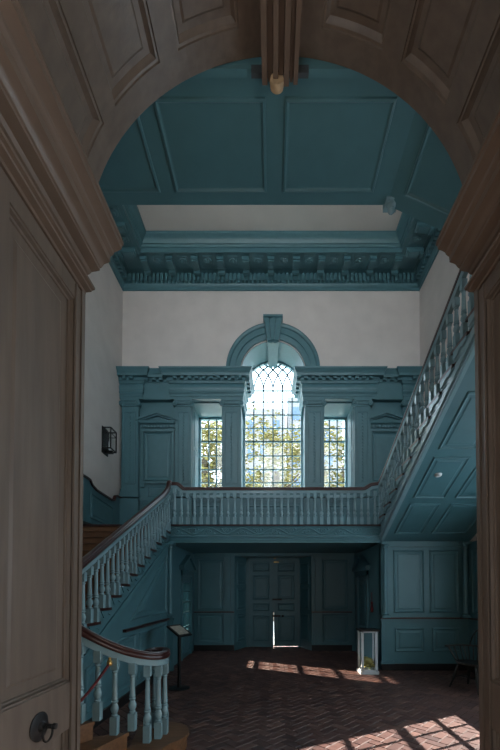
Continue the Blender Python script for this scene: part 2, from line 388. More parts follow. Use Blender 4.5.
# ------------------------------------------------------------------ window wall: entablature, pilasters, pedimented panels, archivolt
prof = [(0,6.58),(.03,6.58),(.03,6.655),(.045,6.665),(.045,6.745),(.07,6.76),(.085,6.80),(.06,6.83),(.075,6.87),(.085,6.93),(.075,6.99),(.06,7.03),(.10,7.06),(.11,7.10),(.13,7.12),(.13,7.22),(.24,7.225),(.25,7.30),(.27,7.32),(.29,7.37),(.33,7.41),(.335,7.45),(0,7.47)]
prof = [(o*.8, 6.5+(z-6.58)*.815) for o, z in prof]
def ent_path(s):
    pth = [(-3.96,9.36),(-3.40,9.36),(-3.40,9.44),(-2.62,9.44),(-2.62,9.36),(-2.02,9.36),(-2.02,9.44),(-1.4,9.44),(-1.4,9.36),(-.80,9.36),(-.80,10.28)]
    pth = [(-3.96,9.36),(-3.40,9.36),(-3.40,9.44),(-2.62,9.44),(-2.62,9.36),(-.80,9.36),(-.80,10.28)]
    return pth if s < 0 else [(-x, y) for x, y in pth[::-1]]
for k, s in enumerate((-1, 1)):
    p = MB(); pth = ent_path(s)
    if s > 0: pth[-1] = (XR, 9.36)
    p.sweep_plan(prof, pth)
    e = struct(p.build('trim_%d' % (5+k), BLUE, None, 25))
    q = MB()
    for i in range(17):
        x = -3.80 + i*.185
        y = 9.44 if -3.45 < x < -2.62 else 9.36
        q.box(s*(x-.045), s*(x+.045), y-.18, y-.09, 6.955, 7.015)
    for i in range(4):
        y = 9.36 + i*.2
        q.box(s*-.61, s*-.71, y-.05, y+.05, 6.955, 7.015)
    q.build('modillion', BLUE, e, 0)
    p = MB(); p.box(s*-.8, s*-3.96, 9.36, YB, 6.5, 7.2); p.build('backing', BLUE, e, 0)
def pilaster(x0, x1, label):
    t = thing('pilaster', label, 'pilaster', 'pilasters of the window wall', ((x0+x1)/2, 9.5, 2.87))
    w = (x1-x0)/2*.88; z0 = -2.87
    p = MB(); yf = -.12
    p.box(-w, w, yf, 0, 3.97+z0+.2, 6.32+z0)
    p.rect('y', yf, -w*.72, w*.72, 4.3+z0, 6.20+z0, -1, [(0,0),(.004,.014),(.02,.014),(.03,.001)]); p.build('shaft', BLUE, t, 0)
    p = MB()
    for i in range(22): p.lathe([(0,-.016),(.018,-.012),(.03,0)], (0, yf, 4.40+z0+i*.083), 8, 'y', False)
    p.build('guilloche', BLUE, t)
    p = MB(); p.box(-w*1.06, w*1.06, yf-.05, 0, 6.455+z0, 6.50+z0); p.box(-w*.95, w*.95, yf-.025, 0, 6.32+z0, 6.36+z0)
    p.box(-w, w, yf-.03, 0, 6.38+z0, 6.455+z0)
    cp = p.build('capital', BLUE, t, 40)
    for s in (-1, 1):
        p = MB(); p.lathe([(0,-.06),(.03,-.07),(.035,-.055),(.062,-.055),(.07,-.045),(.07,.06),(0,.06)], (s*w*.98, yf, 6.395+z0), 16, 'y', False)
        p.build('volute', BLUE, cp, 40)
    p = MB(); p.box(-w*1.12, w*1.12, yf-.05, 0, 3.96+z0, 4.05+z0); p.box(-w*1.06, w*1.06, yf-.03, 0, 4.05+z0, 4.17+z0); p.box(-w*1.08, w*1.08, yf-.03, 0, .01, 3.93+z0); p.build('base', BLUE, t, 0)
pilaster(-3.95,-3.46,'blue pilaster in the far corner beside the white wall with the lantern')
pilaster(-2.56,-2.08,'blue pilaster on the lantern side of the narrow window nearest the lantern')
pilaster(-1.36,-.79,'blue pilaster between the tall arched window and the narrow window nearest the lantern')
pilaster(.79,1.36,'blue pilaster between the tall arched window and the narrow window nearest the rising stair')
pilaster(2.08,2.56,'blue pilaster between a narrow window and the pediment nearest the rising stair')
pilaster(3.35,3.84,'blue pilaster in the far corner behind the rising stair rail')
def pediment_panel(xc, label):
    t = thing('pedimented_panel', label, 'wall panel', 'pedimented panels of the window wall', (xc, 9.5, 2.87)); z0 = -2.87
    p = MB(); p.rect('y', 0, -.36, .36, 4.42+z0, 5.70+z0, -1, None, 1.2); p.box(-.42,.42,-.05,0,4.34+z0,4.40+z0); p.build('panel', BLUE, t, 0)
    p = MB()
    for s in (-1, 1): p.box(s*.37, s*.43, -.05, 0, 4.40+z0, 5.72+z0)
    p.box(-.44,.44,-.05,0,5.70+z0,5.78+z0); p.build('surround', BLUE, t, 0)
    p = MB()
    p.sweep_plan([(0,5.78+z0),(.05,5.80+z0),(.06,5.88+z0),(.11,5.90+z0),(.13,5.96+z0),(0,5.97+z0)], [(-.46,-.001),(.46,-.001)])
    for i in range(11): p.box(-.40+i*.08-.02, -.40+i*.08+.02, -.09, 0, 5.80+z0, 5.86+z0)
    for s in (-1, 1):
        p.extr([(s*.58,-.13,5.96+z0),(s*.58,-.13,6.01+z0),(0,-.13,6.22+z0),(0,-.13,6.15+z0)], (0,.13,0))
        p.extr([(s*.55,-.09,5.94+z0),(s*.55,-.09,5.97+z0),(0,-.09,6.16+z0),(0,-.09,6.11+z0)], (0,.09,0))
    p.box(-.55,.55,-.12,0,5.94+z0,5.975+z0)
    p.extr([(-.5,-.03,5.97+z0),(.5,-.03,5.97+z0),(0,-.03,6.14+z0)], (0,.03,0)); p.build('pediment', BLUE, t, 0)
    p = MB(); p.rect('y', 0, -.26, .26, 4.0+z0, 4.28+z0, -1, None, .8)
    for s in (-1,1): p.box(s*.34, s*.44, -.05, 0, 4.24+z0, 4.34+z0)
    p.build('lower_panel', BLUE, t, 0)
pediment_panel(-3.01,'blue wall panel under a small pediment, between pilasters on the lantern side')
pediment_panel(2.95,'blue wall panel under a small pediment, behind the rising stair rail')
# dado below the windows on the landing
p = MB()
p.box(XL, XR, YB-.05, YB, 3.90, 3.96); p.box(XL, XR, YB-.03, YB, 3.86, 3.90)
for x0, x1 in ((-3.4,-2.65),(-2.0,-1.42),(-.7,.7),(1.42,2.0),(2.65,3.3)): p.rect('y', YB, x0, x1, 3.05, 3.78, -1)
tr = p.build('trim_7', BLUE, None, 0); struct(tr)
# archivolt round the arched window
p = MB(); n = 48
prf = [(.86,0),(.86,-.07),(.93,-.085),(.98,-.085),(.99,-.11),(1.12,-.12),(1.14,-.15),(1.19,-.17),(1.22,-.16),(1.22,0)]
for i in range(n):
    t0, t1 = PI*i/n, PI*(i+1)/n
    for k in range(len(prf)-1):
        (r0,y0),(r1,y1) = prf[k], prf[k+1]
        p.add([(r0*math.cos(t0),YB+y0,SP+.03+r0*math.sin(t0)),(r1*math.cos(t0),YB+y1,SP+.03+r1*math.sin(t0)),(r1*math.cos(t1),YB+y1,SP+.03+r1*math.sin(t1)),(r0*math.cos(t1),YB+y0,SP+.03+r0*math.sin(t1))], [(0,1,2,3)])
struct(p.build('trim_8', BLUE, None, 25))
k2 = thing('keystone', 'blue fluted keystone at the head of the arched window', 'keystone', None, (0,9.5,8.0))
p = MB()
for x0, x1, d in ((-1,-.45,.0),(-.4,-.1,.02),(-.1,.25,.0),(.3,.6,.02),(.6,1,.0)):
    p.extr([(x0*.15,-.26+d,0),(x1*.15,-.26+d,0),(x1*.23,-.30+d,.56),(x0*.23,-.30+d,.56)], (0,.30-d,0))
p.box(-.25,.25,-.33,0,.54,.60); p.build('key_block', BLUE, k2, 0)
p = MB(); p.box(-.13,.13,-.2,.84,-.045,.05); p.box(-.09,-.02,-.21,.84,-.07,0); p.box(.02,.09,-.21,.84,-.07,0); p.build('soffit_rib', BLUE, k2, 0)

# ------------------------------------------------------------------ windows
YG = 10.36
def bars(mb, xs, zs, x0, x1, z0, z1, w=.032, y=YG):
    for x in xs: mb.box(x-w/2, x+w/2, y-.02, y+.02, z0, z1)
    for z, ww in zs: mb.box(x0, x1, y-.02, y+.02, z-ww/2, z+ww/2)
zrows = [(4.24,.026),(4.62,.026),(5.0,.026),(5.39,.026),(5.80,.05),(6.18,.026),(6.57,.026),(6.95,.026)]
w1 = MB()
for s in (-1,1): w1.box(s*.79, s*.85, YG-.05, YG+.05, SZ, SP)
w1.box(-.85,.85,YG-.05,YG+.05,SZ-.02,SZ+.05)
for k in range(40):
    o_, i_ = ar(.85), ar(.80)
    w1.extr([(o_[k][0],YG-.05,o_[k][1]),(o_[k+1][0],YG-.05,o_[k+1][1]),(i_[k+1][0],YG-.05,i_[k+1][1]),(i_[k][0],YG-.05,i_[k][1])], (0,.1,0))
win = struct(w1.build('window_1', BLUE_LIT, None, 0))
p = MB(); R = .82; xs = [-R + 2*R*i/6 for i in range(1,6)]
bars(p, xs, zrows + [(SP,.03)], -.82, .82, SZ, SP)
for i in range(0, 7):
    x = -R + 2*R*i/6
    for s in (-1, 1):
        path = []
        for j in range(0, 25):
            t = (PI/2)*j/24
            px, pz = x + s*(R - R*math.cos(t)), R*math.sin(t)
            if math.hypot(px, pz) > R+.005: break
            path.append((px, YG, SP + pz))
        if len(path) > 2: p.sweep3([(-.017,-.018),(.017,-.018),(.017,.018),(-.017,.018)], path, True, (0,1,0))
p.build('muntin', BLUE, win, 0)
p = MB(); p.add([(-.85,YG,SZ)] + [(x, YG, z) for x, z in ar(.85)] + [(.85,YG,SZ)], [tuple(range(43))]); p.build('glass', GLASS, win, 0)
p = MB(); p.extr([(-.85,9.42,3.96),(-.85,10.4,3.96),(-.85,10.4,SZ+.01),(-.85,9.42,4.03)], (1.7,0,0)); p.build('window_sill', BLUE_LIT, win, 0)
for k, s in enumerate((-1, 1)):
    x0, x1 = (-2.1,-1.34) if s < 0 else (1.34,2.1)
    p = MB(); p.box(x0,x0+.05,YG-.05,YG+.05,SZ,HZ); p.box(x1-.05,x1,YG-.05,YG+.05,SZ,HZ); p.box(x0,x1,YG-.05,YG+.05,SZ,SZ+.05); p.box(x0,x1,YG-.05,YG+.05,HZ-.05,HZ)
    win = struct(p.build('window_%d' % (2+k), BLUE_LIT, None, 0))
    p = MB(); bars(p, [x0+.05+(.66*i/3) for i in (1,2)], zrows[:6], x0+.04, x1-.04, SZ, HZ); p.build('muntin', BLUE, win, 0)
    p = MB(); p.add([(x0,YG,SZ),(x1,YG,SZ),(x1,YG,HZ),(x0,YG,HZ)], [(0,1,2,3)]); p.build('glass', GLASS, win, 0)
    p = MB(); p.extr([(x0,9.42,3.96),(x0,10.4,3.96),(x0,10.4,SZ+.01),(x0,9.42,4.03)], (x1-x0,0,0)); p.build('window_sill', BLUE_LIT, win, 0)
# low sash windows in the right wall, the nearer one added for bounce
for k, (WY0, WY1) in enumerate(LOWW):
    p = MB(); p.box(XR-.03,XR+.08,WY0,WY0+.03,WZ0,WZ1); p.box(XR-.03,XR+.08,WY1-.03,WY1,WZ0,WZ1); p.box(XR-.03,XR+.08,WY0,WY1,WZ0-.04,WZ0); p.box(XR-.03,XR+.08,WY0,WY1,WZ1-.04,WZ1)
    win = struct(p.build('window_%d' % (4+k), BLUE_LIT, None, 0))
    p = MB()
    for j in (1,2,3): y = WY1 - .335*j; p.box(XR+.02,XR+.05,y-.014,y+.014,WZ0,WZ1)
    for z, w in ((1.36,.03),(1.70,.07),(2.12,.03),(2.54,.03)): p.box(XR+.02,XR+.05,WY0,WY1,z-w/2,z+w/2)
    p.build('muntin', BLUE, win, 0)
    p = MB(); p.add([(XR+.035,WY0,WZ0),(XR+.035,WY1,WZ0),(XR+.035,WY1,WZ1),(XR+.035,WY0,WZ1)], [(0,1,2,3)]); p.build('glass', GLASS, win, 0)

# ------------------------------------------------------------------ recess under the landing: double door, side doors
p = MB(); p.box(-.74,-.66,10.12,10.25,0,DH); p.box(.70,.78,10.12,10.25,0,DH); p.box(-.74,.78,10.12,10.25,DH-.06,DH+.02)
dd = struct(p.build('door_1', BLUE, None, 0))
for s, x0, x1 in ((-1,-.66,.012),(1,.028,.70)):
    p = MB(); p.box(x0,x1,10.16,10.21,.001 if s < 0 else .02,DH-.055)
    lf = p.build('door_leaf', BLUE, dd, 0)
    p = MB()
    for z0, z1 in ((.14,.86),(.98,1.20),(1.30,1.98),(2.08,2.32)): p.rect('y', 10.16, x0+.1, x1-.1, z0, z1, -1)
    p.build('door_panel', BLUE, lf, 0)
p = MB(); p.box(-.02,.06,10.213,10.225,.95,2.4); p.build('meeting_strip', BLUE, dd, 0)  # added behind the leaves to block daylight in the upper gap
p = MB(); p.box(-.02,.24,10.12,10.16,1.285,1.33); p.build('bolt', IRON, dd, 0)
p = MB(); p.box(-.01,.2,10.12,10.16,.83,.88); p.lathe([(0,-.06),(.03,-.05),(.03,-.02),(.012,-.01),(.012,.02)], (.27,10.14,.855), 10, 'y', False); p.build('lock', IRON, dd, 0)
p = MB(); p.box(.02,.16,10.125,10.16,2.33,2.36); p.lathe([(0,-.05),(.035,-.04),(.035,0),(0,0)], (.05,10.12,2.46), 10, 'y', False); p.build('latch', BRASS, dd, 0)

YD0, YD1 = 8.02, 9.28        # pedimented doors in the side walls of the recess
def side_wall(x, s, name, glazed):
    W = MB(); xa, xb = x, x + s*.12
    if glazed:
        W.box(xa,xb,YL+.02,8.28,0,2.5); W.box(xa,xb,9.02,YB,0,2.5); W.box(xa,xb,8.28,9.02,0,.62); W.box(xa,xb,8.28,9.02,1.74,2.5)
    else: W.box(xa,xb,YL+.02,YB,0,2.5)
    return struct(W.build(name, BLUE, None, 0))
for k, (x, s) in enumerate(((SL,-1),(SR,1))):
    side_wall(x, s, 'wall_recess_left' if s < 0 else 'wall_recess_right', s < 0)
    xi = x; e = -s
    p = MB(); p.box(xi, xi+e*.035, 8.12,8.22,0,2.0); p.box(xi, xi+e*.035, 9.08,9.18,0,2.0); p.box(xi, xi+e*.035, 8.12,9.18,1.9,2.02)
    d = struct(p.build('door_%d' % (4+k), BLUE, None, 0))
    p = MB()
    p.extr([(xi,8.02,2.06),(xi,9.28,2.06),(xi,8.65,2.34)], (e*.06,0,0)); p.box(xi,xi+e*.1,8.0,9.3,2.02,2.07)
    for y0, y1 in ((7.98,8.65),(9.32,8.65)): p.extr([(xi,y0,2.06),(xi,y0,2.11),(xi,y1,2.40),(xi,y1,2.33)], (e*.11,0,0))
    p.build('pediment', BLUE, d, 0)
    p = MB(); p.rect('x', xi, 8.32, 8.98, .1, .56, e)
    if s < 0:
        p.box(xi-.03, xi, 8.63,8.67,.62,1.74)
        for z in (.70,1.04,1.29,1.53): p.box(xi-.03, xi, 8.28,9.02,z-.018,z+.018)
    else: p.rect('x', xi, 8.32, 8.98, .68, 1.8, e)
    p.build('door_panel', BLUE, d, 0)
    if s < 0:
        p = MB(); p.add([(xi-.02,8.28,.62),(xi-.02,9.02,.62),(xi-.02,9.02,1.74),(xi-.02,8.28,1.74)], [(0,1,2,3)]); p.build('glass', GLASS, d, 0)
# panelled wall under the rising stair, facing the archway
W = MB(); W.box(SR, XR, YL, YL+.12, 0, 2.55)
wr = struct(W.build('wall_stair', BLUE, None, 0))
p = MB()
for x0, x1 in ((2.37,2.98),(3.08,3.66)): p.rect('y', YL, x0, x1, 1.12, 2.36, -1)
for x0, x1 in ((2.39,2.97),(3.12,3.66)): p.rect('y', YL, x0, x1, .36, .83, -1)
p.build('panel', BLUE, wr, 0)
p = MB(); p.box(SR-.02,XR,YL-.07,YL,1.005,1.035); p.build('dado_cap', MAHOG, wr, 0)
p = MB(); p.box(SR-.02,XR,YL-.05,YL,.97,1.005); p.box(SR,SR+.22,YL-.04,YL,.16,.97); p.box(SR-.02,SR+.24,YL-.055,YL,.13,.18); p.box(SR,XR,YL-.05,YL,2.42,2.52); p.box(SR,XR,YL-.07,YL,2.47,2.52)
p.build('dado_rail', BLUE, wr, 0)
p = MB(); p.box(SR,XR,YL-.03,YL,0,.13); p.build('baseboard', BLACK, wr, 0)
# wainscot on the right wall
W = MB(); W.box(XR-.03, XR, 5.48, YL-.005, 0, 2.5)
ww = struct(W.build('wall_wainscot_right', BLUE, None, 0))
p = MB()
p.rect('x', XR-.03, 6.35, 7.05, 1.12, 2.36, -1); p.rect('x', XR-.03, 6.35, 7.05, .36, .83, -1); p.rect('x', XR-.03, 5.6, 6.2, 1.12, 2.36, -1); p.rect('x', XR-.03, 5.6, 6.2, .36, .83, -1)
p.box(XR-.07,XR-.03,5.48,YL-.07,.97,1.005); p.build('panel', BLUE, ww, 0)
p = MB(); p.box(XR-.09,XR-.03,5.48,YL-.07,1.005,1.035); p.build('dado_cap', MAHOG, ww, 0)
p = MB(); p.box(XR-.06,XR-.03,5.48,YL-.03,0,.13); p.build('baseboard', BLACK, ww, 0)
def column(x, y, label, z0=1.035, z1=2.5):
    t = thing('column', label, 'column', 'slim columns at the foot of the landing', (x, y, z0)); h = z1 - z0
    p = MB(); p.lathe([(.046,.09),(.046,.3),(.040,h-.1)], (0,0,0), 14); p.build('shaft', BLUE, t, 40)
    p = MB(); p.box(-.075,.075,-.075,.075,0,.035); p.lathe([(.075,.035),(.08,.055),(.052,.075),(.046,.09)], (0,0,0), 14); p.build('base', BLUE, t, 40)
    p = MB(); p.lathe([(.047,h-.12),(.06,h-.11),(.05,h-.1),(.05,h-.07),(.075,h-.04)], (0,0,0), 14); p.box(-.085,.085,-.085,.085,h-.04,h); p.build('capital', BLUE, t, 40)
for x, y, lab in ((SL+.03, YL-.03, 'slim blue column at the landing corner on the descending stair side'),
                  (SR+.06, YL-.09, 'slim blue column at the landing corner above the donation box'),
                  (XR-.15, YL-.13, 'slim blue column in the corner of the wall behind the armchair')):
    column(x, y, lab)
p = MB(); p.box(SL-.06, SL+.11, YL-.09, YL+.02, 0, .99); p.box(SL-.08, SL+.14, YL-.12, YL+.02, .99, 1.035); struct(p.build('trim_9', BLUE, None, 0))

# ------------------------------------------------------------------ landing
ld = thing('landing', 'blue stair landing with carved scroll fascia spanning above the dark double door', 'landing')
p = MB(); p.box(XL+.002, XR-.002, YL+.03, YB-.002, 2.53, ZL-.03); p.build('slab', BLUE, ld, 0)
p = MB(); p.box(XL+.002, XR-.002, YL-.03, YB-.07, ZL-.03, ZL); p.build('floor_board', MAHOG, ld, 0)
p = MB(); p.box(SL, SR, YL, YL+.03, 2.53, ZL-.03)
p.sweep_plan([(0,2.50),(.02,2.50),(.02,2.545),(.035,2.55),(.035,2.585),(.055,2.60),(.06,2.63),(.015,2.645),(0,2.65)], [(SL,YL),(SR,YL)])
p.sweep_plan([(0,2.81),(.02,2.815),(.03,2.83),(0,2.831)], [(SL,YL),(SR,YL)]); p.build('fascia', BLUE, ld, 25)
p = MB(); zc = 2.73; n = 13; per = (SR-SL)/n
for i in range(n):
    x0 = SL + per*i
    up = 1 if i % 2 == 0 else -1
    path = [(x0 + per*t/12, YL-.010, zc + up*.06*math.sin(PI*t/12)) for t in range(13)]
    p.tube(path, .014, 6, (0,1,0))
    path = []
    for j in range(22):
        t = j/21*3.4*PI; r = .06*(1 - j/24)
        path.append((x0 + per*.5 + r*math.cos(t+PI/2), YL-.010, zc - up*.014 + up*r*math.sin(t+PI/2)*.85))
    p.tube(path, .012, 6, (0,1,0))
    for q_ in (.22,.78):
        p.lathe([(0,-.014),(.012,-.012),(.022,0)], (x0+per*q_, YL, zc - up*.04), 8, 'y', False)
p.build('scroll_carving', BLUE, ld)

# ------------------------------------------------------------------ balusters
def baluster_mesh(h, name='baluster'):
    p = MB(); a_ = .031
    b0, t0 = .155, .10
    p.box(-a_, a_, -a_, a_, 0, b0); p.box(-a_*.95, a_*.95, -a_*.95, a_*.95, h-t0, h)
    pr = [(.020,b0),(.026,b0+.008),(.026,b0+.016),(.018,b0+.024),(.022,b0+.036),(.031,b0+.062),(.030,b0+.080),(.021,b0+.105),(.017,b0+.118),(.026,b0+.124),(.027,b0+.134),(.019,b0+.142),(.024,b0+.150),(.025,b0+.158),(.0215,b0+.17),(.0165,h-t0-.035),(.022,h-t0-.028),(.023,h-t0-.02),(.017,h-t0-.012),(.021,h-t0)]
    p.lathe([(r*1.17, z) for r, z in pr], (0,0,0), 10, 'z', False)
    o = p.build(name, BLUE_LIT, None, 40)
    return o
BC = {}
def put_baluster(par, x, y, z, h, rz=0):
    key = round(h, 2)
    if key not in BC: o = BC[key] = baluster_mesh(key); o.parent = par; o.location = (x, y, z); o.rotation_euler = (0,0,rz)
    else: o = inst(BC[key], 'baluster', par, (x, y, z), rz)
    o.scale = (1, 1, h/key)
    return o
RAIL = [(-.036,-.022),(-.030,-.030),(.030,-.030),(.036,-.022),(.036,-.004),(.030,.004),(.034,.014),(.030,.026),(.016,.034),(-.016,.034),(-.030,.026),(-.034,.014),(-.030,.004),(-.036,-.004)]
RAIL = [(x*1.12, y*1.18+.004) for x, y in RAIL]
SUB = [(-.026,-.085),(.026,-.085),(.030,-.045),(.036,-.030),(-.036,-.030),(-.030,-.045)]
def rails(par, path, k=1.0):
    p = MB(); p.sweep3([(x*k, y) for x, y in RAIL], path); p.build('handrail', MAHOG, par, 50)
    p = MB(); p.sweep3([(x*k, y) for x, y in SUB], path); p.build('sub_rail', BLUE_LIT, par, 30)
def scurve(p0, p1, n=8):      # smooth step between two points
    a0, a1 = Vector(p0), Vector(p1); out = []
    for i in range(n+1):
        t = i/n; e = t*t*(3-2*t); v = a0.lerp(a1, t); v.z = a0.z + (a1.z-a0.z)*e; out.append(tuple(v))
    return out

# landing balustrade
lb = thing('balustrade', 'level balustrade along the front edge of the landing, below the bright windows', 'balustrade')
RZ = 3.565
path = [(SL+.02,YL+.02,RZ+.10),(SL+.12,YL+.02,RZ+.10)] + scurve((SL+.14,YL+.02,RZ+.10),(SL+.30,YL+.02,RZ)) + scurve((SR-.34,YL+.02,RZ),(SR-.14,YL+.02,RZ+.09)) + [(SR-.03,YL+.02,RZ+.105)]
rails(lb, path)
nb = 31
for i in range(nb):
    x = SL + .10 + (SR-SL-.2)*i/(nb-1)
    put_baluster(lb, x, YL+.02, ZL, RZ-.085-ZL + (.10 if x < SL+.16 else (.05 if x < SL+.26 or x > SR-.24 else 0)))

# ------------------------------------------------------------------ descending stair (lower flight)
RI, TR = .1505, .29
st = thing('staircase', 'lower staircase with bare wood steps and blue panelled side, flaring at its foot', 'staircase')
outer = {7:(-2.02,3.76), 6:(-2.03,3.46), 5:(-1.97,3.20), 4:(-1.80,3.08), 3:(-1.60,3.10), 2:(-1.36,3.24), 1:(-1.16,3.40)}
nearpt = {1:(-1.32,2.42), 2:(-1.62,2.42), 3:(-1.95,2.42), 4:(-2.4,2.42), 5:(-3.0,2.42), 6:(XL,2.95), 7:(XL,3.76)}
base_curve = [(-1.16,3.40),(-1.36,3.24),(-1.60,3.10),(-1.80,3.08),(-1.97,3.20),(-2.03,3.46),(-2.05,3.76)]
def offc(pts, d):   # push curve points outwards a little (towards the hall)
    return pts
for n in range(1, 7):
    i = n - 1
    curve = base_curve[i:]
    # the side of the step follows the curve; shift to the hall side so balusters stand on it
    ins = []
    poly = []
    P0 = Vector(outer[n]); Q = Vector(nearpt[n]); d = (P0 - Q).normalized(); nn = Vector((d.y, -d.x))
    front0 = Q + nn*.0; 
    poly.append(tuple(Q)); 
    if n == 1:
        cx, cy, r = -1.17, 3.66, .31
        poly.append((-1.05, 3.2))
        for t in range(-50, 150, 12): poly.append((cx + r*math.cos(math.radians(t)), cy + r*math.sin(math.radians(t))))
    else:
        e = P0 + d*.07 + nn*.04; poly.append((e.x, e.y))
    back = [(x + (.05 if k else 0), y + .10) for k, (x, y) in enumerate(curve)]
    for x, y in back[1 if n > 1 else 1:-1]: poly.append((x, y))
    poly += [(SL+.0, 3.76+.02), (XL, 3.76+.02)]
    if n < 6: poly.append((XL, 2.42))
    p = MB(); p.prism(poly, RI*(n-1), RI*n-.03); p.build('riser', OAK, st, 0)
    c = Vector((-2.6, 3.2)); big = [tuple(c + (Vector(v)-c)*1.012) if v[0] > -3.9 and v[1] > 2.45 else v for v in poly]
    p = MB(); p.prism(big, RI*n-.03, RI*n); p.build('tread', OAK, st, 0)
for n in range(7, 19):
    y = YL - TR*(19-n)
    p = MB(); p.box(XL+.002, SL+.02, y-.03, y+TR, RI*n-.032, RI*n); p.build('tread', OAK, st, 0)
    p = MB(); p.box(XL+.002, SL, y, y+.02, RI*(n-1), RI*n-.032); p.build('riser', OAK, st, 0)
    p = MB(); p.box(SL+.02, SL+.034, y-.032, y+TR, RI*n-.034, RI*n+.001); p.build('nosing', MAHOG, st, 0)
    p = MB(); p.box(SL, SL+.012, y+.02, y+TR, RI*(n-1), RI*n-.035)   # stepped end with small bracket
    p.extr([(SL+.012,y+.03,RI*n-.035),(SL+.012,y+TR,RI*n-.035),(SL+.012,y+TR,RI*n-.10),(SL+.012,y+.2,RI*n-.07),(SL+.012,y+.1,RI*n-.12)], (.012,0,0))
    p.build('step_end', BLUE, st, 0)
p = MB(); p.box(XL+.002, SL, YL-.0, YL+.02, RI*18, ZL-.032); p.build('riser', OAK, st, 0)
sl = RI/TR
z_n = lambda y: ZL - (YL - y)*sl      # line through the nosings
p = MB(); p.extr([(SL-.04,3.74,0),(SL-.04,YL,0),(SL-.04,YL,RI*18),(SL-.04,3.74,RI*6)], (.04,0,0)); sp = p.build('spandrel', BLUE, st, 0)
p = MB()
# raking moulding and spandrel panels
zr = lambda y: z_n(y) - RI - .20
p.sweep3([(-.012,-.03),(.03,-.03),(.02,.03),(-.012,.03)], [(SL+.0,3.78,zr(3.78)),(SL+.0,YL-.1,zr(YL-.1))])
p.panel([(SL,5.25,1.13),(SL,YL-.2,1.13),(SL,YL-.2,zr(YL-.2)-.18)], (1,0,0), None, 1.2)
p.panel([(SL,4.0,.2),(SL,5.45,.2),(SL,5.45,.92),(SL,4.95,.92),(SL,4.0,zr(4.0)-.14)], (1,0,0), None, 1.0)
p.panel([(SL,5.6,.2),(SL,YL-.2,.2),(SL,YL-.2,.92),(SL,5.6,.92)], (1,0,0), None, 1.0)
p.build('panel', BLUE, sp, 0)
p = MB(); p.box(SL, SL+.05, 5.0, YL-.1, .99, 1.03); p.build('dado_rail', MAHOG, sp, 0)
p = MB(); p.box(SL, SL+.025, 3.78, YL-.1, 0, .13); p.build('baseboard', BLACK, sp, 0)

b1 = thing('balustrade', 'raking balustrade of the lower stair, its handrail curling outward at the foot', 'balustrade')
RH = .70
def rail_z(y): return z_n(y) + RH
crv = [(-1.245,3.64,.93),(-1.27,3.74,.93),(-1.21,3.84,.93),(-1.11,3.83,.93),(-1.075,3.70,.925),(-1.09,3.58,.925),(-1.17,3.45,.945),(-1.30,3.32,1.00),(-1.45,3.21,1.09),(-1.60,3.12,1.20),(-1.76,3.08,1.31),(-1.90,3.14,1.43),(-1.99,3.30,1.545),(-2.03,3.52,1.68)]
path = crv[:]
def smooth(path, it=2):
    for _ in range(it):
        q = [path[0]]
        for i in range(len(path)-1):
            A, B = Vector(path[i]), Vector(path[i+1]); q += [tuple(A.lerp(B,.25)), tuple(A.lerp(B,.75))]
        q.append(path[-1]); path = q
    return path
path = smooth(crv + [(-2.04, 3.85, rail_z(3.85))], 2) + [(-2.04, y, rail_z(y)) for y in (4.2,5.0,6.0,6.6)] + smooth([(-2.04,6.75,rail_z(6.75)),(-2.04,6.92,rail_z(6.92)+.02),(-2.04,7.06,RZ-.02),(-2.04,7.14,RZ+.12),(-2.04,7.22,RZ+.13)],2)
rails(b1, path)
def rail_at(x, y):
    best = min(path, key=lambda q: (q[0]-x)**2 + (q[1]-y)**2); return best[2]
foot = [(-1.245,3.66,1),(-1.225,3.82,1),(-1.115,3.80,1),(-1.075,3.66,1),(-1.10,3.545,1),(-1.175,3.45,1),(-1.275,3.345,2),(-1.395,3.25,2),(-1.51,3.175,3),(-1.63,3.115,3),(-1.76,3.085,4),(-1.88,3.13,5),(-1.96,3.245,5),(-2.00,3.375,6),(-2.02,3.52,6),(-2.03,3.65,6)]
fb = []
for x, y, n in foot:
    z = RI*n; o = put_baluster(b1, x, y, z, rail_at(x, y) - .085 - z); fb.append(o)
for n in range(7, 19):
    y0 = YL - TR*(19-n)
    for q_ in (.055, .20):
        y = y0 + q_; z = RI*n
        put_baluster(b1, -2.035, y, z, rail_z(y) - .095 - z)
# red rope across the foot of the stair
t = thing('barrier_rope', 'red barrier rope hooked to a pale baluster at the foot of the stair', 'rope')
ax, ay, az = -1.42, 3.20, 1.57 - (662-HY)*3.2/F*1.0
p = MB(); A = Vector((-1.42,3.19,.93)); B = Vector((-1.30,2.44,.70))
A = Vector((-1.415,3.185,.935)); B = Vector((-1.62,2.46,.62))
p.tube([tuple(A.lerp(B,i/16) - Vector((0,0,.10*math.sin(PI*i/16)))) for i in range(17)], .011, 8); p.build('rope', REDR, t)
p = MB(); p.lathe([(0,-.02),(.02,-.018),(.024,0),(.02,.02),(.012,.03),(.012,.05),(0,.052)], tuple(A), 10, 'z', False); p.build('hook', BRASS, t)

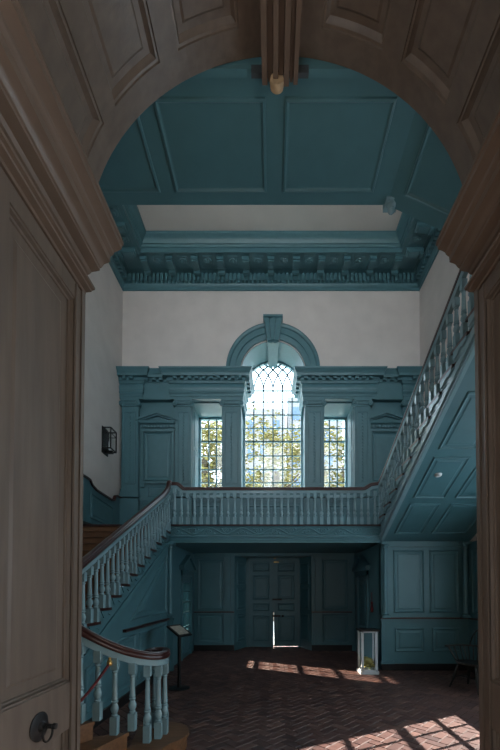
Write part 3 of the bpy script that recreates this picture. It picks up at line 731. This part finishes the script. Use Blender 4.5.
# ------------------------------------------------------------------ rising stair (upper flight)
TU = .331; su = RI/TU
s2 = thing('staircase', 'upper staircase rising from the landing, its panelled grey blue underside in view', 'staircase')
zu = lambda y: ZL + RI + (YL - y)*su
zs = lambda y: 2.515 + (YL - y)*.478           # soffit line
NU = 11; YE = YL - TU*NU
for k in range(NU):
    y1 = YL - TU*k; y0 = y1 - TU; z = ZL + RI*(k+1)
    p = MB(); p.box(SR-.03, XR-.002, y0, y1+.03, z-.032, z); p.build('tread', MAHOG, s2, 0)
    p = MB(); p.box(SR, XR-.002, y1-.02, y1, z-RI, z-.032); p.build('riser', OAK, s2, 0)
    p = MB(); p.box(SR-.012, SR, y0, y1-.01, z-RI, z-.034)
    p.extr([(SR-.03,y1-.03,z-.036),(SR-.03,y0+.02,z-.036),(SR-.03,y0+.02,z-.07),(SR-.03,y0+.10,z-.10),(SR-.03,y0+.15,z-.075),(SR-.03,y0+.22,z-.12),(SR-.03,y1-.03,z-.13)], (.02,0,0))
    p.build('step_bracket', BLUE_LIT, s2, 0)
p = MB(); p.extr([(SR,YL,zs(YL)),(SR,YE,zs(YE)),(SR,YE,zu(YE)-RI-.03),(SR,YL,ZL)], (.05,0,0))
for dz, w, h in ((.02,.02,.03),(.075,.035,.035),(.135,.018,.025)):
    p.sweep3([(-.02,-h),(w,-h),(w*.8,h),(-.02,h)], [(SR,YL,zs(YL)+dz+.02),(SR,YE,zs(YE)+dz+.02)])
p.build('string', BLUE_LIT, s2, 0)
p = MB(); p.extr([(SR+.05,YL,zs(YL)),(SR+.05,YE,zs(YE)),(SR+.05,YE,zs(YE)+.05),(SR+.05,YL,zs(YL)+.05)], (XR-.002-SR-.05,0,0)); sf = p.build('soffit', BLUE, s2, 0)
p = MB(); N = Vector((0,-.478,-1))
for x0, x1 in ((2.30,2.83),(2.99,3.66)):
    for y0, y1 in ((6.92,6.13),(6.0,5.19),(5.06,4.27),(4.12,3.66)):
        p.panel([(x0,y0,zs(y0)),(x1,y0,zs(y0)),(x1,y1,zs(y1)),(x0,y1,zs(y1))], N, None, .9)
p.build('panel', BLUE, sf, 0)
b2 = thing('balustrade', 'raking balustrade of the upper stair climbing toward the archway', 'balustrade')
RU = .655
path = [(SR-.03,YL+.03,RZ+.105),(SR-.01,YL-.0,RZ+.11)] + [(SR+.0, y, zu(y)+RU - RI*0) for y in (6.95,6.4,5.5,4.6,YE)]
rails(b2, path)
for k in range(NU):
    y1 = YL - TU*k; z = ZL + RI*(k+1)
    for q_ in (.05, .215):
        y = y1 - q_; put_baluster(b2, SR+.005, y, z, zu(y)+RU-.095 - z)
put_baluster(b2, SR+.0, YL+.03, ZL, RZ+.02-ZL)
# quarter landing at the top of the flight and the gallery over the archway
g = MB(); g.box(SR, XR-.002, AY1+.002, YE, 4.36, ZL+RI*(NU+1)); ql = struct(g.build('floor_quarter_landing', BLUE, None, 0))
YGX, ZG = 3.31, 5.135
g = MB(); g.box(XL+.002, 1.06, AY1+.002, YGX, ZG, ZG+.34)
g.extr([(1.06,AY1+.002,ZG),(SR,AY1+.002,4.62),(SR,AY1+.002,4.95),(1.06,AY1+.002,ZG+.34)], (0,YGX-AY1,0))
gl_ = struct(g.build('ceiling_gallery', BLUE, None, 0))
p = MB(); N = (0,0,-1)
GR = [(0,0),(.005,.012),(.02,.016),(.03,.004),(.04,.001)]
for x0, x1 in ((-2.1,-1.005),(-.875,-.055),(.085,.90)):
    p.panel([(x0,2.565,ZG),(x1,2.565,ZG),(x1,3.20,ZG),(x0,3.20,ZG)], N, GR)
p.box(-2.1,1.0,AY1+.003,2.45,ZG-.03,ZG)
tl = (ZG-4.62)/(SR-1.06); zz = lambda x: ZG - (x-1.06)*tl
p.panel([(1.17,2.6,zz(1.17)),(2.0,2.6,zz(2.0)),(2.0,3.17,zz(2.0)),(1.17,3.17,zz(1.17))], (-tl,0,-1), GR)
p.build('panel', BLUE, gl_, 0)
nd = thing('newel_pendant', 'blue turned newel drop hanging at the corner of the gallery', 'newel')
p = MB(); p.lathe([(0,-.11),(.012,-.105),(.03,-.085),(.032,-.07),(.02,-.05),(.04,-.035),(.045,-.015),(.04,0)], (1.09,YGX-.02,ZG), 12, 'z', False); p.build('drop', BLUE_LIT, nd)
p = MB(); p.box(1.03,1.15,YGX-.08,YGX+.05,ZG-.02,ZG+1.0); p.build('post', BLUE_LIT, nd, 0)

# ------------------------------------------------------------------ wainscot at the left end of the landing
W = MB(); pts = [(7.25,2.87),(9.49,2.87),(9.49,3.93),(9.15,3.93),(9.08,3.90),(9.0,3.78),(8.9,3.75),(8.1,3.78),(7.9,3.83),(7.8,3.92),(7.65,3.93),(7.25,3.93)]
W.extr([(XL+.002,y,z) for y, z in pts], (.03,0,0)); wn = struct(W.build('wall_wainscot_left', BLUE, None, 0))
p = MB(); p.panel([(XL+.032,7.85,3.12),(XL+.032,8.95,3.08),(XL+.032,8.95,3.60),(XL+.032,7.85,3.68)], (1,0,0)); p.build('panel', BLUE, wn, 0)
p = MB(); cap = [(XL+.03,y,z) for y, z in ((9.44,3.94),(9.15,3.94),(9.08,3.91),(9.0,3.79),(8.9,3.76),(8.1,3.79),(7.9,3.84),(7.8,3.93),(7.65,3.94),(7.25,3.94))]
p.sweep3([(-.04,-.02),(.04,-.02),(.04,.02),(-.04,.02)], cap); p.build('cap_rail', MAHOG, wn, 0)
p = MB(); p.box(XL+.032,XL+.05,7.25,9.45,2.87,3.0); p.build('baseboard', BLACK, wn, 0)

# ------------------------------------------------------------------ small things
# wall lantern
ln = thing('lantern', 'black framed glass box lantern on the white wall above the lower stair', 'lantern', None, (XL, 8.55, 4.86))
p = MB(); fr = .02
for x in (.02,.21):
    for y in (-.15,.15): p.box(x-.012,x+.012,y-.012,y+.012,0,.48)
for z in (0,.48):
    for y in (-.15,.15): p.box(.02,.21,y-.012,y+.012,z-.012,z+.012)
    for x in (.02,.21): p.box(x-.012,x+.012,-.15,.15,z-.012,z+.012)
for y in (-.15,.15): p.box(.02,.21,y-.006,y+.006,.35,.362)
p.box(.204,.216,-.15,.15,.35,.362)
p.build('frame', IRON, ln, 0)
p = MB(); p.box(.025,.205,-.145,.145,.012,.47); p.build('glass', GLASS, ln, 0)
p = MB(); p.box(.0,.02,-.15,.15,-.1,.52); p.box(0,.2,-.04,.04,-.08,-.02); p.build('back_plate', IRON, ln, 0)
p = MB(); p.lathe([(.02,.013),(.02,.2),(.0,.205)], (.115,0,0), 10); p.build('candle', WHITEP, ln)
# reading stand by the stair
ls = thing('sign_stand', 'black reading stand with tilted text panel beside the lower stair', 'sign stand', None, (-1.50,5.88,0), math.radians(62))
p = MB(); p.lathe([(0,0),(.17,0),(.17,.012),(.03,.02),(.0,.02)], (0,0,0), 24, 'z', False); p.build('base', BLACK, ls)
p = MB(); p.box(-.018,.018,-.018,.018,.015,.91); p.build('post', BLACK, ls, 0)
Rm = Matrix.Rotation(math.radians(30), 3, 'X')
def tb(x0,x1,y0,y1,z0,z1):
    q = MB(); q.box(x0,x1,y0,y1,z0,z1); q.v = [tuple(Rm @ Vector(v) + Vector((0,0,.92))) for v in q.v]; return q
tb(-.15,.15,-.15,.15,-.015,.012).build('panel_tray', BLACK, ls, 0)
tb(-.115,.115,-.115,.115,.012,.015).build('text_sheet', PAPER, ls, 0)
# donation box
db = thing('donation_box', 'tall white framed glass donation box half full of paper notes by the landing corner', 'box', None, (1.80,7.0,0))
p = MB(); h = .80; hw = .15
for x in (-hw+.02,hw-.02):
    for y in (-.15+.02,.13): p.box(x-.022,x+.022,y-.022,y+.022,0.05,h)
for z in (.05,h-.03):
    for y in (-.13,.13): p.box(-hw,hw,y-.022,y+.022,z,z+.03)
    for x in (-hw+.02,hw-.02): p.box(x-.022,x+.022,-.15,.15,z,z+.03)
p.build('frame', WHITEP, db, 0)
p = MB(); p.box(-hw-.02,hw+.02,-.17,.17,0,.055); p.build('plinth', WHITEP, db, 0)
p = MB(); p.box(-hw-.03,hw+.03,-.18,.18,h,h+.03); p.build('lid', BLACK, db, 0)
p = MB(); p.box(-hw+.015,hw-.015,-.135,.135,.08,h-.03); p.build('glass', GLASS, db, 0)
p = MB(); p.box(-hw+.03,hw-.03,.105,.11,.08,h-.02); p.build('back_panel', BLUE, db, 0)
nt_ = MB(); rnd = random.Random(3)
for i in range(190):
    x, y = rnd.uniform(-.09,.09), rnd.uniform(-.095,.075); top = .28 - 3*x*x - (x*.25)
    z = .10 + rnd.random()**.7*(top-.10); R3 = Matrix.Rotation(rnd.uniform(0,6), 3, 'Z') @ Matrix.Rotation(rnd.uniform(-1.2,1.2), 3, 'X')
    q = [R3 @ Vector(v)*1.0 + Vector((x,y,z)) for v in ((-.032,-.016,0),(0,-.016,.012),(.032,-.016,0),(.032,.016,0),(0,.016,.012),(-.032,.016,0))]
    nt_.add(q, [(0,1,4,5),(1,2,3,4)])
no = nt_.build('paper_notes', NOTE, None, 0, (1.80,7.0,0)); no['kind'] = 'stuff'; tag(no, 'crumpled yellow green paper notes heaped inside the glass donation box', 'paper notes')
# red tassel on the recess wall
ts = thing('rope_tassel', 'dark red cord with tassel hanging on the recess wall above the donation box', 'tassel', None, (SR-.03,7.75,0))
p = MB(); p.tube([(0,0,1.52),(0,0,1.33)], .008, 6, (1,0,0)); p.build('cord', REDR, ts)
p = MB(); p.lathe([(0,1.33),(.02,1.32),(.024,1.29),(.016,1.27),(.032,1.16),(.028,1.10),(0,1.10)], (0,0,0), 10, 'z', False); p.build('tassel_head', REDR, ts)
# small white detector
sd = MB(); c = Vector((2.5,5.5,zs(5.5)-.015)); sd.lathe([(0,-.03),(.035,-.028),(.05,-.012),(.055,.015),(0,.015)], tuple(c), 16, 'z', False)
tag(sd.build('smoke_detector', WHITEP), 'small white detector on the underside of the upper stair', 'detector')
# windsor armchair
wc = thing('windsor_armchair', 'dark green bow back Windsor armchair against the wall under the stair', 'chair', None, (3.16,5.82,0), math.radians(-66))
SH = .43   # seat height; local -y is the front
p = MB()
sec = []
for lvl, k in ((SH-.035,.90),(SH-.02,1.0),(SH,1.0),(SH-.008,.7)):
    sec.append([(.25*k*math.cos(t)*(1.06 if math.sin(t) < 0 else .95), .215*k*math.sin(t), lvl) for t in [2*PI*i/28 for i in range(28)]])
vs = [v for s_ in sec for v in s_]
p.add(vs, [(i*28+j, i*28+(j+1) % 28, (i+1)*28+(j+1) % 28, (i+1)*28+j) for i in range(3) for j in range(28)] + [tuple(range(28))[::-1], tuple(range(84,112))]); p.build('seat', DARKG, wc, 40)
def leg_at(x, y):
    p = MB(); A = Vector((x*.72, y*.72, SH-.02)); B = Vector((x*1.28, y*1.25, 0)); n = 9
    prof = [.017,.019,.025,.018,.027,.025,.016,.020,.014]; vs = []
    for i in range(n):
        c = A.lerp(B, i/(n-1)); vs += [(c.x + prof[i]*math.cos(2*PI*k/8), c.y + prof[i]*math.sin(2*PI*k/8), c.z) for k in range(8)]
    p.add(vs, [(i*8+k, i*8+(k+1) % 8, (i+1)*8+(k+1) % 8, (i+1)*8+k) for i in range(n-1) for k in range(8)] + [tuple(range(8)), tuple(range(64,72))]); p.build('leg', DARKG, wc, 50)
for x in (-.2,.2):
    for y in (-.17,.17): leg_at(x, y)
for path in ([(-.225,-.195,.17),(-.225,.195,.17)], [(.225,-.195,.17),(.225,.195,.17)], [(-.225,0,.17),(.225,0,.17)]):
    p = MB(); p.tube(path, .010, 6); p.build('stretcher', DARKG, wc, 50)
arm = [(.31,-.22,.655),(.325,-.1,.655)] + [(.30*math.cos(t), .02 + .22*math.sin(t), .655) for t in [PI*i/14 for i in range(15)]] + [(-.325,-.1,.655),(-.31,-.22,.655)]
p = MB(); p.sweep3([(-.024,-.011),(.024,-.011),(.024,.011),(-.024,.011)], arm); p.build('arm_rail', DARKG, wc, 30)
p = MB(); p.tube([(.21*math.cos(t), .215 + .06*math.sin(t), .655 + .30*math.sin(t)) for t in [PI*i/18 for i in range(19)]], .011, 6, (0,1,0)); p.build('bow_back', DARKG, wc, 50)
for i in range(13):
    t = PI*i/12; x, y = .30*math.cos(t), .02 + .22*math.sin(t)
    if i in (0,12): y = -.05
    p = MB(); p.tube([(x*.74, y*.8-.0, SH-.01),(x, y, .65)], .009, 6); p.build('spindle', DARKG, wc, 50)
for s in (-1, 1):
    p = MB(); p.tube([(s*.20,-.11,SH-.01),(s*.31,-.17,.65)], .012, 6); p.build('arm_post', DARKG, wc, 50)
for i in range(7):
    x = -.15 + .05*i; zt = .655 + .30*math.sqrt(1-(x/.21)**2)
    p = MB(); p.tube([(x*.9, .235, .655),(x, .215+.06*math.sqrt(1-(x/.21)**2), zt-.01)], .006, 6, (0,1,0)); p.build('back_spindle', DARKG, wc, 50)

# ------------------------------------------------------------------ outside, through the windows
W = MB(); W.box(-40,40,YO+.5,60,-.6,-.4); lw = W.build('pale_ground', GROUND, None, 0); struct(lw)  # unseen ground, kept pale as a reflector for the windows
lf = LEAF.node_tree; b = lf.nodes['Principled BSDF']
def tree(x, y, h, r, seed, label, n=2600):
    rnd = random.Random(seed); t = thing('tree', label, 'tree', 'trees outside the windows', (x, y, -.4))
    p = MB(); p.tube([(0,0,0),(.1,0,h*.3),(-.05,.1,h*.55),(0,0,h*.8)], .2, 8, (1,0,0))
    for i in range(9):
        a_ = rnd.uniform(0,6.28); z = h*rnd.uniform(.3,.7); L = r*rnd.uniform(.5,.9)
        p.tube([(0,0,z),(L*.5*math.cos(a_),L*.5*math.sin(a_),z+L*.3),(L*math.cos(a_),L*math.sin(a_),z+L*.8)], .05, 5, (1,0,.2))
    p.build('trunk', BARK, t, 40)
    p = MB(); cl = [(rnd.gauss(0,r*.45), rnd.gauss(0,r*.45), h*rnd.uniform(.25,1.0), rnd.uniform(.5,1.1)) for _ in range(34)]
    for i in range(n):
        cx, cy, cz, cr = rnd.choice(cl); c = Vector((rnd.gauss(cx,cr*.55), rnd.gauss(cy,cr*.55), rnd.gauss(cz,cr*.55)))
        R3 = Matrix.Rotation(rnd.uniform(0,6.3),3,'Z') @ Matrix.Rotation(rnd.uniform(0,6.3),3,'X'); s_ = rnd.uniform(.07,.15)
        p.add([R3 @ Vector(v)*s_ + c for v in ((-1,0,0),(0,-.6,.1),(1.2,0,0),(0,.6,.1))], [(0,1,2,3)])
    p.build('foliage', LEAF, t, 0)
tree(-3.6,19,11,2.6,1,'yellow green tree seen through the narrow window on the lantern side',8200)
tree(.2,23,11.8,2.8,2,'yellow green tree seen low in the tall arched window',7800)
tree(4.0,20,11,2.6,3,'yellow green tree seen through the narrow window near the rising stair',8200)
bd = thing('building', 'pale office building far beyond the trees outside the arched window', 'building', None, (0,46,-.4))
p = MB(); p.box(-3.6,1.6,0,6,0,25); p.box(1.9,9,1,7,0,27); p.build('wall', FACADE, bd, 0)
p = MB()
for i in range(3):
    for j in range(7): p.box(-3.2+i*1.6,-2.4+i*1.6,-.06,.02,3+j*3.1,4.9+j*3.1)
for i in range(3):
    for j in range(8): p.box(2.4+i*2.1,3.5+i*2.1,.94,1.02,3+j*3.0,4.7+j*3.0)
p.build('window_pane', FACGL, bd, 0)

# ------------------------------------------------------------------ light
wd = bpy.data.worlds.new('World'); scene.world = wd; wd.use_nodes = True
bg = wd.node_tree.nodes['Background']; bg.inputs[0].default_value = (.71,.87,1.0,1); bg.inputs[1].default_value = 6.5
def lamp(name, kind, loc, target, energy, col, **kw):
    l = bpy.data.lights.new(name, kind); l.energy = energy; l.color = col
    for k, v in kw.items(): setattr(l, k, v)
    o = bpy.data.objects.new(name, l); COL.objects.link(o); o.location = loc
    o.rotation_euler = (Vector(target) - Vector(loc)).to_track_quat('-Z', 'Y').to_euler(); return o
def portal(name, loc, target, sx, sy):
    o = lamp(name, 'AREA', loc, target, 1, (1,1,1), shape='RECTANGLE', size=sx, size_y=sy); o.data.cycles.is_portal = True
portal('portal_centre', (0,YO+.05,6.2), (0,0,6.2), 1.8, 4.2)
portal('portal_left', (-1.72,YO+.05,5.35), (-1.72,0,5.35), .8, 2.4)
portal('portal_right', (1.72,YO+.05,5.35), (1.72,0,5.35), .8, 2.4)
portal('portal_low', (XR+.2,4.02,1.98), (0,4.02,1.98), 3.0, 1.95)
portal('portal_street', (-.8,-6.15,2.0), (-.8,0,2.0), .9, 2.8)
# street door daylight, plus fill lamps added in the hall and upper storey
lamp('street_door_daylight', 'AREA', (-.8,-5.9,2.1), (-.5,2,2.4), 17, (1,.95,.88), shape='RECTANGLE', size=.85, size_y=2.6)
lamp('hall_fill_a', 'AREA', (3.3,-.7,1.7), (-1.2,2.6,3.8), 55, (1,.87,.74), shape='RECTANGLE', size=1.2, size_y=2.4)
lamp('hall_fill_b', 'AREA', (-3.3,-.7,1.7), (1.2,2.6,3.8), 55, (1,.87,.74), shape='RECTANGLE', size=1.2, size_y=2.4)
for x in (-2.45, 0, 2.45):
    lamp('upper_fill', 'AREA', (x,1.3,7.75), (x*.8,9,7.2), 40, (1,.95,.90), shape='RECTANGLE', size=1.15, size_y=2.8)
# extra high sun, added so the pale ground bounces light into the hall
sn = lamp('high_sun_fill', 'SUN', (0,30,60), (0,30-60/math.tan(math.radians(66)),0), 26, (1,.95,.86)); sn.data.angle = math.radians(.53)
# low sun through the window under the stair, and a second beam added for the patch before the double door
def sunbeam(name, tgt, az, t, dist, energy, ang, col):
    d = Vector((az[0], az[1], 0)).normalized(); d.z = -t; d.normalize()
    loc = Vector(tgt) - d*dist
    return lamp(name, 'SPOT', loc, tgt, energy, col, spot_size=math.radians(ang), spot_blend=.02, shadow_soft_size=dist*.0035)
sunbeam('low_sun', (XR,4.02,1.97), (-1,-.53), .6, 40, 5.4e5, 5.6, (1,.88,.79))
sunbeam('low_sun', (3.4,.5,2.1), (-1,-.53), .6, 40, 5.4e5, 4.2, (1,.88,.79))  # beam added for warm bounce off the unseen hall floor
sunbeam('second_beam', (SL,8.65,1.18), (1,-.52), .35, 40, 4.5e5, 2.2, (1,.78,.62))

# ------------------------------------------------------------------ camera
cd = bpy.data.cameras.new('Camera'); cam = bpy.data.objects.new('Camera', cd); COL.objects.link(cam)
cam.location = (0,0,EYE); PITCH = math.radians(1.3); cam.rotation_euler = (PI/2+PITCH,0,0)
cd.sensor_fit = 'AUTO'; cd.sensor_width = 36; cd.lens = F/750*36
cd.shift_x = -(VX-250)/750; cd.shift_y = (HY-F*math.tan(PITCH)-375)/750; cd.clip_start = .05; cd.clip_end = 300
scene.camera = cam
vs_ = scene.view_settings
vs_.view_transform = 'Standard'; vs_.look = 'None'; vs_.gamma = 1; vs_.use_curve_mapping = False; vs_.exposure = 0
